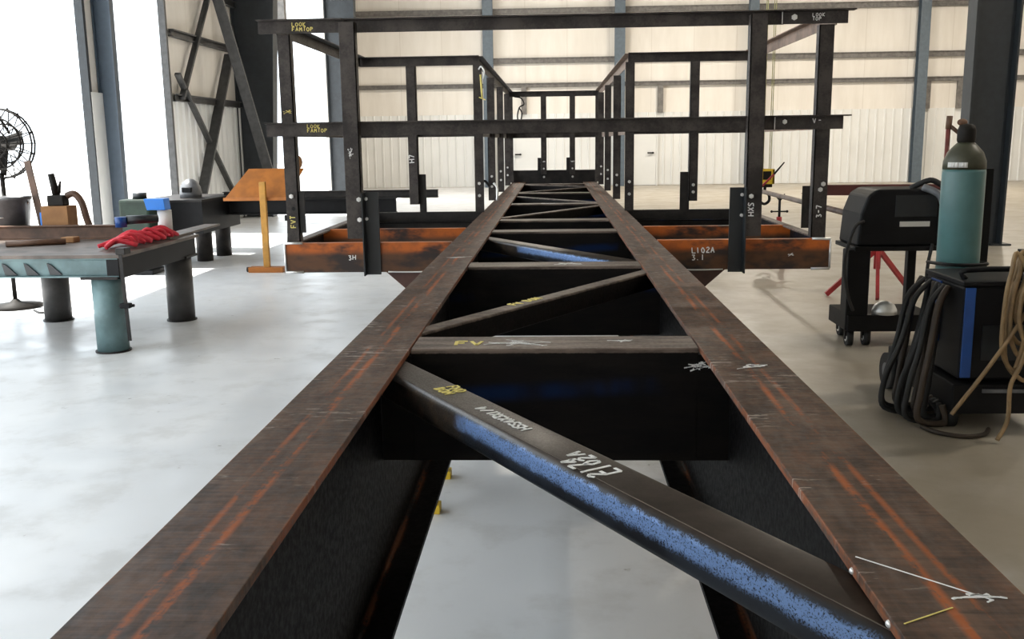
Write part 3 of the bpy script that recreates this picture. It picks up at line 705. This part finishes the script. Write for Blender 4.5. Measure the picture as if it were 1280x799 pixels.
# orange stand
OY = 12.6
os_ = thing('orange_stand', (-3.8, OY, 0), 'tall orange sloping tray stand behind the front left rail post', 'stand')
MB().sheet([(-4.33,OY-.12,.95),(-3.50,OY-.12,.95),(-3.34,OY+.22,1.34),(-4.08,OY+.22,1.34)], (0,.012,-.014)).build('tray', M['orangep'], os_)
MB().box(-4.33,-3.50,OY-.14,OY-.12,.935,.975).build('tray_lip', M['orangep'], os_)
MB().box(-3.83,-3.75,OY-.20,OY-.141,.03,1.18).build('post', M['yorange'], os_, .004)
MB().box(-4.02,-3.56,OY-.25,OY-.09,0,.07).build('foot', M['orangep'], os_, .004)
MB().cyl((-4.02,OY-.17,.035), (-4.06,OY-.17,.035), .034).build('end_cap', M['fandark'], os_)
tag(MB().ball((-3.40,OY+.18,1.42), .075, (.8,.8,1.2)).build('round_cap', M['card'], None, 0, (-3.4,OY+.18,1.34)), 'small brown rounded object on the top right corner of the orange tray', 'cap')
# dark beams lying on trestles
tag(MB().prism(I_prof(.115, .12, .012, .009), (-4.85,14.0,.925), (-1.69,14.0,.925)).build('stock_beam', M['mill'], None, .002, (-3.2,14,.867)), 'long dark steel beam, upper and longer of two on trestles', 'steel beam', 'stock beams on trestles')
tag(MB().prism(I_prof(.22, .18, .016, .012), (-4.85,14.02,.757), (-2.31,14.02,.757)).build('stock_beam', M['black'], None, .002, (-3.5,14.02,.647)), 'deep black steel beam beneath the longer one on trestles', 'steel beam', 'stock beams on trestles')
for x, lab in ((-3.86,'black trestle under the dark beams, beside the orange stand'), (-2.62,'black trestle under the dark beams, at their right end')):
    t = thing('trestle', (x,14,0), lab, 'trestle', 'trestles under the dark beams')
    MB().box(x-.05,x+.05,13.8,14.24,.565,.645).build('top_bar', M['black'], t)
    for dy in (-.22,.22): MB().bar((x,14.02+dy*1.3,0), (x,14.02+dy*.7,.57), .05, .05, (1,0,0)).build('leg', M['black'], t)
    MB().bar((x,13.76,.2), (x,14.28,.2), .04, .04).build('stretcher', M['black'], t)
tag(MB().box(-3.86,-3.76,13.96,14.06,.983,1.02).build('yellow_block', M['yellow'], None, .006, (-3.8,14,.983)), 'small yellow block resting on the upper dark beam', 'block')

# ------------------------------------------------------------------ right side
# crane hook block on its ropes
hk = thing('crane_hook_block', (2.91, 13.5, 1.0), 'yellow crane hook block hanging on wire ropes right of the guard rail', 'hook block')
mb = MB().box(2.80,3.015,13.42,13.445,1.03,1.235).box(2.80,3.015,13.555,13.58,1.03,1.235).box(2.80,2.835,13.42,13.58,1.03,1.235).box(2.98,3.015,13.42,13.58,1.03,1.235)
mb.build('housing', M['yellow'], hk, .008)
mb = MB()
for x in (2.87,2.905,2.94): mb.cyl((x,13.5,1.135), (x+.02,13.5,1.135), .085, n=24)
mb.build('sheave', M['fandark'], hk); MB().box(2.855,2.965,13.414,13.419,1.09,1.205).build('vent_plate', M['fandark'], hk)
MB().box(2.82,2.99,13.44,13.56,.985,1.03).build('crosshead', M['fandark'], hk, .006)
MB().tube([(2.905,13.5,.99),(2.905,13.5,.92),(2.96,13.5,.88),(2.965,13.5,.80),(2.905,13.5,.755),(2.845,13.5,.79),(2.84,13.5,.85)], .020, 10, 6).build('hook', M['black'], hk)
for k, x in enumerate((2.845,2.875,2.945,2.98)): MB().cyl((x,13.5+(.03 if k%2 else -.03),1.14), (x-.01+.005*k,13.5+(.03 if k%2 else -.03),8.1), .006, n=6).build('wire_rope', M['wire'], hk)
MB().box(2.6,3.2,13.2,13.8,8.1,8.6).build('trolley', M['yellow'], hk)
# pipe on a stand
tag(MB().cyl((2.73,13.0,.962), (2.68,8.35,.962), .028, n=16).build('long_pipe', M['pipe'], None, 0, (2.7,10.7,.93)), 'long rusty pipe reaching from a pipe stand to the black welding cart', 'pipe')
def pipe_stand(x, y, zt, feet, lab, head):
    t = thing('pipe_stand', (x,y,0), lab, 'stand', 'red pipe stands')
    MB().cyl((x,y,.28), (x,y,zt-.27), .035, n=14).build('column', M['red'], t)
    MB().cyl((x,y,zt-.3), (x,y,zt-.05), .017, n=12).build('screw', M[head], t)
    MB().cyl((x-.10,y,zt-.20), (x+.10,y,zt-.20), .010, n=8).ball((x+.10,y,zt-.20), .017).ball((x-.10,y,zt-.20), .017).build('handle', M['black'], t)
    MB().sheet([(x-.06,y-.02,zt+.03),(x,y-.02,zt-.03),(x+.06,y-.02,zt+.03),(x+.06,y-.02,zt-.0),(x,y-.02,zt-.07),(x-.06,y-.02,zt)], (0,.04,0)).build('vee_head', M[head], t)
    for fx, fy in feet:
        MB().bar((x,y,.50 if zt > .98 else .42), (fx,fy,.015), .035, .05).build('leg', M['red'], t)
pipe_stand(2.94, 12.75, .905, ((2.74,12.9),(3.13,12.95),(2.94,12.5)), 'red pipe stand with black screw handle under the far end of the long pipe', 'black')
pipe_stand(3.39, 10.2, 1.03, ((2.87,10.18),(3.86,10.55),(3.30,9.86)), 'red tripod stand seen beneath the black welding cart', 'red')
mb = MB(); mb.sheet([(2.58,10.14,1.075),(2.72,10.14,1.06),(3.98,10.14,1.045),(3.98,10.14,1.16),(2.74,10.14,1.165)], (0,.12,0))
tag(mb.build('red_oxide_beam', M['redbrown'], None, .003, (3.3,10.2,1.05)), 'dark red primed steel beam with a pointed end on the tripod stand', 'steel beam')
pry = thing('pry_bar', (2.68, 13.0, .99), 'red and black pry bar leaning up from the end of the long pipe', 'bar')
MB().cyl((2.72,12.96,.995), (2.90,12.96,1.18), .014, n=10).build('red_grip', M['red'], pry); MB().cyl((2.90,12.96,1.18), (3.03,12.96,1.335), .014, .008, n=10).build('shaft', M['black'], pry)

# black welding machine on a wheeled cart
MY = 7.7
wm = thing('welding_cart', (2.7, MY+.25, 0), 'black wheeled welding machine cart in front of the red tripod stand', 'welding machine')
body = MB().sheet([(2.38,MY-.05,.80),(3.01,MY-.05,.80),(3.01,MY-.05,1.245),(2.52,MY-.05,1.245),(2.45,MY-.05,1.20),(2.40,MY-.05,1.06)], (0,.5,0)).build('cabinet', M['black'], wm, .02)
MB().box(2.70,2.93,MY-.058,MY-.05,.955,.995).build('name_plate', M['silver'], body)
MB().box(2.66,2.98,MY-.056,MY-.05,1.03,1.2).build('control_panel', M['socket'], body, .004)
MB().box(2.36,3.03,MY-.07,MY+.47,.765,.80).build('tray', M['black'], wm, .005)
MB().box(2.315,2.49,MY-.06,MY+.10,.13,.775).build('leg', M['black'], wm, .01)
MB().box(2.93,3.0,MY+.36,MY+.44,.13,.775).build('leg', M['black'], wm, .01)
MB().box(2.33,3.02,MY-.07,MY+.46,.12,.255).build('base', M['black'], wm, .008)
for x, y in ((2.36,MY-.02), (2.50,MY), (2.42,MY+.40), (2.95,MY+.40)):
    w = MB().cyl((x-.022,y,.062), (x+.022,y,.062), .062, n=22).build('wheel', M['rubber'], wm); MB().cyl((x-.026,y,.062), (x+.026,y,.062), .028, n=14).build('hub', M['silver'], w); MB().box(x-.035,x+.035,y-.02,y+.02,.055,.125).build('caster_fork', M['black'], w)
MB().cyl((3.045,MY,.12), (3.045,MY,1.72), .017, n=12).build('mast', M['maroon'], wm)
MB().box(2.98,3.06,MY-.02,MY+.02,.77,.80).build('mast_bracket', M['black'], wm)
mb = MB().cyl((3.045,MY,1.70), (3.05,MY,1.80), .022).cyl((3.05,MY,1.73), (3.13,MY-.02,1.66), .015).ball((3.14,MY-.02,1.75), .028, (1.4,.8,1)); mb.build('torch_holder', M['rust'], wm)
for pts, r, m in (([(2.42,MY-.06,1.0),(2.33,MY-.12,.95),(2.26,MY-.16,.70),(2.29,MY-.16,.45),(2.36,MY-.1,.30)], .013, 'rubber'), ([(2.86,MY-.06,1.26),(2.96,MY-.14,1.20),(3.0,MY-.16,1.05),(3.03,MY-.1,.92)], .028, 'grey'), ([(2.95,MY-.08,.82),(2.90,MY-.14,.60),(2.92,MY-.16,.40),(2.99,MY-.1,.27)], .014, 'rubber'), ([(2.80,MY+.05,1.245),(2.93,MY,1.31),(3.02,MY-.02,1.27)], .022, 'rubber')):
    MB().tube(pts, r, 8, 6).build('cable', M[m], wm)
t = thing('steel_bowl', (2.63, MY, .255), 'shiny steel dome resting on the base of the black welding cart', 'bowl')
MB().lathe([(.098,0),(.095,.035),(.075,.075),(.04,.098),(.004,.105)], (2.635,MY-.01,.256), 28).build('dome', M['silver'], t)

# blue welder with gas cylinder
WY = 5.4
we = thing('blue_welder', (2.5, WY+.4, 0), 'blue and black wheeled welder at the right edge, holding the gas cylinder', 'welder')
MB().box(2.285,2.80,WY,WY+.55,.285,.82).build('cabinet', M['black'], we, .015)
MB().box(2.290,2.348,WY-.012,WY-.001,.30,.815).build('side_panel', M['blue'], we, .004)
MB().box(2.272,2.284,WY+.30,WY+.45,.45,.81).build('side_panel', M['blue'], we, .004)
MB().box(2.276,2.80,WY-.01,WY+.56,.821,.85).build('lid', M['black'], we, .006)
MB().tube([(2.33,WY+.1,.85),(2.33,WY+.1,.90),(2.72,WY+.1,.90),(2.72,WY+.1,.85)], .016, 8, 3).build('lifting_handle', M['black'], we)
MB().box(2.40,2.79,WY-.008,WY-.001,.40,.60).build('louvre_panel', M['socket'], we)
MB().box(2.24,2.82,WY-.05,WY+1.02,.10,.27).build('undercarriage', M['black'], we, .008)
MB().box(2.40,2.70,WY-.062,WY-.051,.225,.245).build('trim_strip', M['grey'], we)
MB().box(2.70,2.825,6.36,6.40,.27,1.44).build('cylinder_rack', M['black'], we, .006)
MB().tube([(2.44,6.36,.84),(2.45,6.06,.86),(2.57,6.02,.86),(2.70,6.08,.86),(2.72,6.36,.84)], .012, 6, 5).build('chain', M['black'], we)
for x, y, r in ((2.27,WY+.05,.07), (2.78,WY+.05,.07), (2.22,WY+.92,.12), (2.84,WY+.92,.12)):
    w = MB().cyl((x-.025,y,r), (x+.025,y,r), r, n=24).build('wheel', M['rubber'], we); MB().cyl((x-.028,y,r), (x+.028,y,r), r*.45, n=16).build('hub', M['grey'], w)
gc = thing('gas_cylinder', (2.575, 6.22, .27), 'tall teal green gas cylinder behind the blue welder', 'gas cylinder')
MB().lathe([(.12,0),(.128,.02),(.128,1.15),(.126,1.17)], (2.575,6.22,.272), 36).build('body', M['tealcyl'], gc)
MB().lathe([(.127,1.171),(.125,1.22),(.105,1.275),(.07,1.315),(.05,1.335)], (2.575,6.22,.272), 36).build('shoulder', M['olive'], gc)
MB().lathe([(.05,1.336),(.055,1.35),(.055,1.41),(.045,1.44),(.01,1.45)], (2.575,6.22,.272), 24).build('valve_cap', M['fandark'], gc)
mb = MB(); A = [math.radians(200+8*k) for k in range(8)]
for a, b in zip(A, A[1:]):
    for z0, z1, r0, r1 in ((1.455,1.487,.1285,.1275),):
        mb.poly([(2.575+r0*math.cos(a),6.22+r0*math.sin(a),z0),(2.575+r0*math.cos(b),6.22+r0*math.sin(b),z0),(2.575+r1*math.cos(b),6.22+r1*math.sin(b),z1),(2.575+r1*math.cos(a),6.22+r1*math.sin(a),z1)], True)
lb = mb.build('label', M['whitecan'], gc); so = lb.modifiers.new('thick', 'SOLIDIFY'); so.thickness = .003; so.offset = 1
# hoses around the welder
hc = thing('hose_coil', (2.60, 5.25, 1.0), 'tan welding hose coil draped over the front of the blue welder', 'hose')
rnd = random.Random(5)
for k in range(6):
    x = 2.545+rnd.uniform(-.05,.05); w = .05+rnd.uniform(0,.05); y = 5.30-.012*k; lo = .46+rnd.uniform(-.13,.12); hi = 1.0+rnd.uniform(-.05,.03)
    MB().tube([(x,y+.02,hi),(x+w,y,hi-.12),(x+w+.02,y-.02,.75),(x+w*.5,y-.02,lo+.02),(x-w*.2,y-.02,lo),(x-w,y-.02,lo+.12),(x-w*.9,y-.01,.78),(x-w*.5,y,hi-.1)], .0125, 7, 6, True).build('loop', M['tan'], hc)
MB().tube([(2.56,5.25,.70),(2.46,5.22,.55),(2.33,5.2,.36),(2.22,5.2,.20),(2.18,5.2,.14)], .012, 7, 6).build('tail', M['tan'], hc)
MB().tube([(2.60,5.24,.62),(2.53,5.2,.42),(2.48,5.19,.30),(2.47,5.17,.12),(2.40,5.12,.02)], .012, 7, 6).build('tail', M['tan'], hc)
MB().bar((2.575,5.30,1.02), (2.575,5.405,1.02), .03, .02).bar((2.575,5.395,1.02), (2.575,5.395,.855), .03, .02, (0,1,0)).build('hanger', M['black'], hc)
bh = thing('cable_bundle', (2.10, 5.55, .5), 'bundle of black cables hanging at the left side of the blue welder', 'cable')
for k in range(9):
    r_ = random.Random(50+k); x = 2.16+r_.uniform(-.03,.07); dx = r_.uniform(.02,.14); y = WY+.03+.05*k
    MB().tube([(2.25,y+.1,.80),(x,y+.05,.70),(x-.03-dx*.4,y,.45),(x-.04-dx,y-.02,.22),(x-.06-dx*.8,y-.03,.055),(x+.05,y-.02,.03),(2.22,y,.13)], .016+r_.uniform(0,.006), 7, 6).build('cable', M['rubber'] if k % 4 else M['brownhose'], bh)
tag(MB().tube([(2.10,5.40,.014),(2.14,5.28,.014),(2.26,5.20,.014),(2.38,5.24,.014),(2.45,5.34,.014)], .013, 7, 6).build('floor_hose', M['brownhose'], None, 0, (2.2,5.3,0)), 'brown hose end lying on the floor before the blue welder', 'hose')

# ------------------------------------------------------------------ light
w = bpy.data.worlds.new('daylight'); SC.world = w; w.use_nodes = True
bg = w.node_tree.nodes['Background']; bg.inputs[0].default_value = (.86,.94,1,1); bg.inputs[1].default_value = 1.6
def sun(name, rot, e, ang, c):
    l = bpy.data.lights.new(name, 'SUN'); l.energy = e; l.angle = math.radians(ang); l.color = c
    o = bpy.data.objects.new(name, l); COL.objects.link(o); o.rotation_euler = rot; return o
d = V((.40, -.05, -1)).normalized()
s = sun('sun', (0,0,0), 7., .6, (1,.96,.9)); s.rotation_euler = d.to_track_quat('-Z', 'Y').to_euler()
def portal(y0, y1, z1):
    l = bpy.data.lights.new('door_portal', 'AREA'); l.shape = 'RECTANGLE'; l.size = y1-y0; l.size_y = z1; l.cycles.is_portal = True
    o = bpy.data.objects.new('door_portal', l); COL.objects.link(o); o.location = (XL-.28, (y0+y1)/2, z1/2)
    o.rotation_euler = V((1,0,0)).to_track_quat('-Z', 'Z').to_euler()
for a, b in ((-3.8,15.05),(15.75,18.25),(22.6,31.2)): portal(a, b, HD)
for x, y, e in ((6,29,270),(-1,29,270),(13,29,270),(12,18,100),(9,8,170)):
    l = bpy.data.lights.new('added_ceiling_lamp', 'AREA'); l.shape = 'DISK'; l.size = .6; l.energy = e; l.color = (1,.90,.76)  # unseen lamps added to brighten the far wall and warm the right side
    o = bpy.data.objects.new('added_ceiling_lamp', l); COL.objects.link(o); o.location = (x, y, 8.2)

# ------------------------------------------------------------------ camera
cam = bpy.data.cameras.new('camera'); co = bpy.data.objects.new('camera', cam); COL.objects.link(co); SC.camera = co
cam.sensor_fit = 'HORIZONTAL'; cam.sensor_width = 36; cam.lens = 36*1200/1280; cam.clip_start = .05; cam.clip_end = 300
yaw, pit, rol = -.0459602, .1832153, -.0136095
F = V((math.sin(yaw)*math.cos(pit), math.cos(yaw)*math.cos(pit), -math.sin(pit))); Rr = V((math.cos(yaw), -math.sin(yaw), 0)); U = Rr.cross(F)
r = Rr*math.cos(rol)+U*math.sin(rol); u = U*math.cos(rol)-Rr*math.sin(rol)
m = Matrix((r, u, -F)).transposed().to_4x4(); m.translation = (.0049, 0, 1.65); co.matrix_world = m

SC.view_settings.view_transform = 'Standard'; SC.view_settings.look = 'None'; SC.view_settings.gamma = 1; SC.view_settings.use_curve_mapping = False
SC.view_settings.exposure = 1.2
SC.cycles.use_denoising = True
SC.cycles.max_bounces = 6; SC.cycles.diffuse_bounces = 4; SC.cycles.sample_clamp_indirect = 8
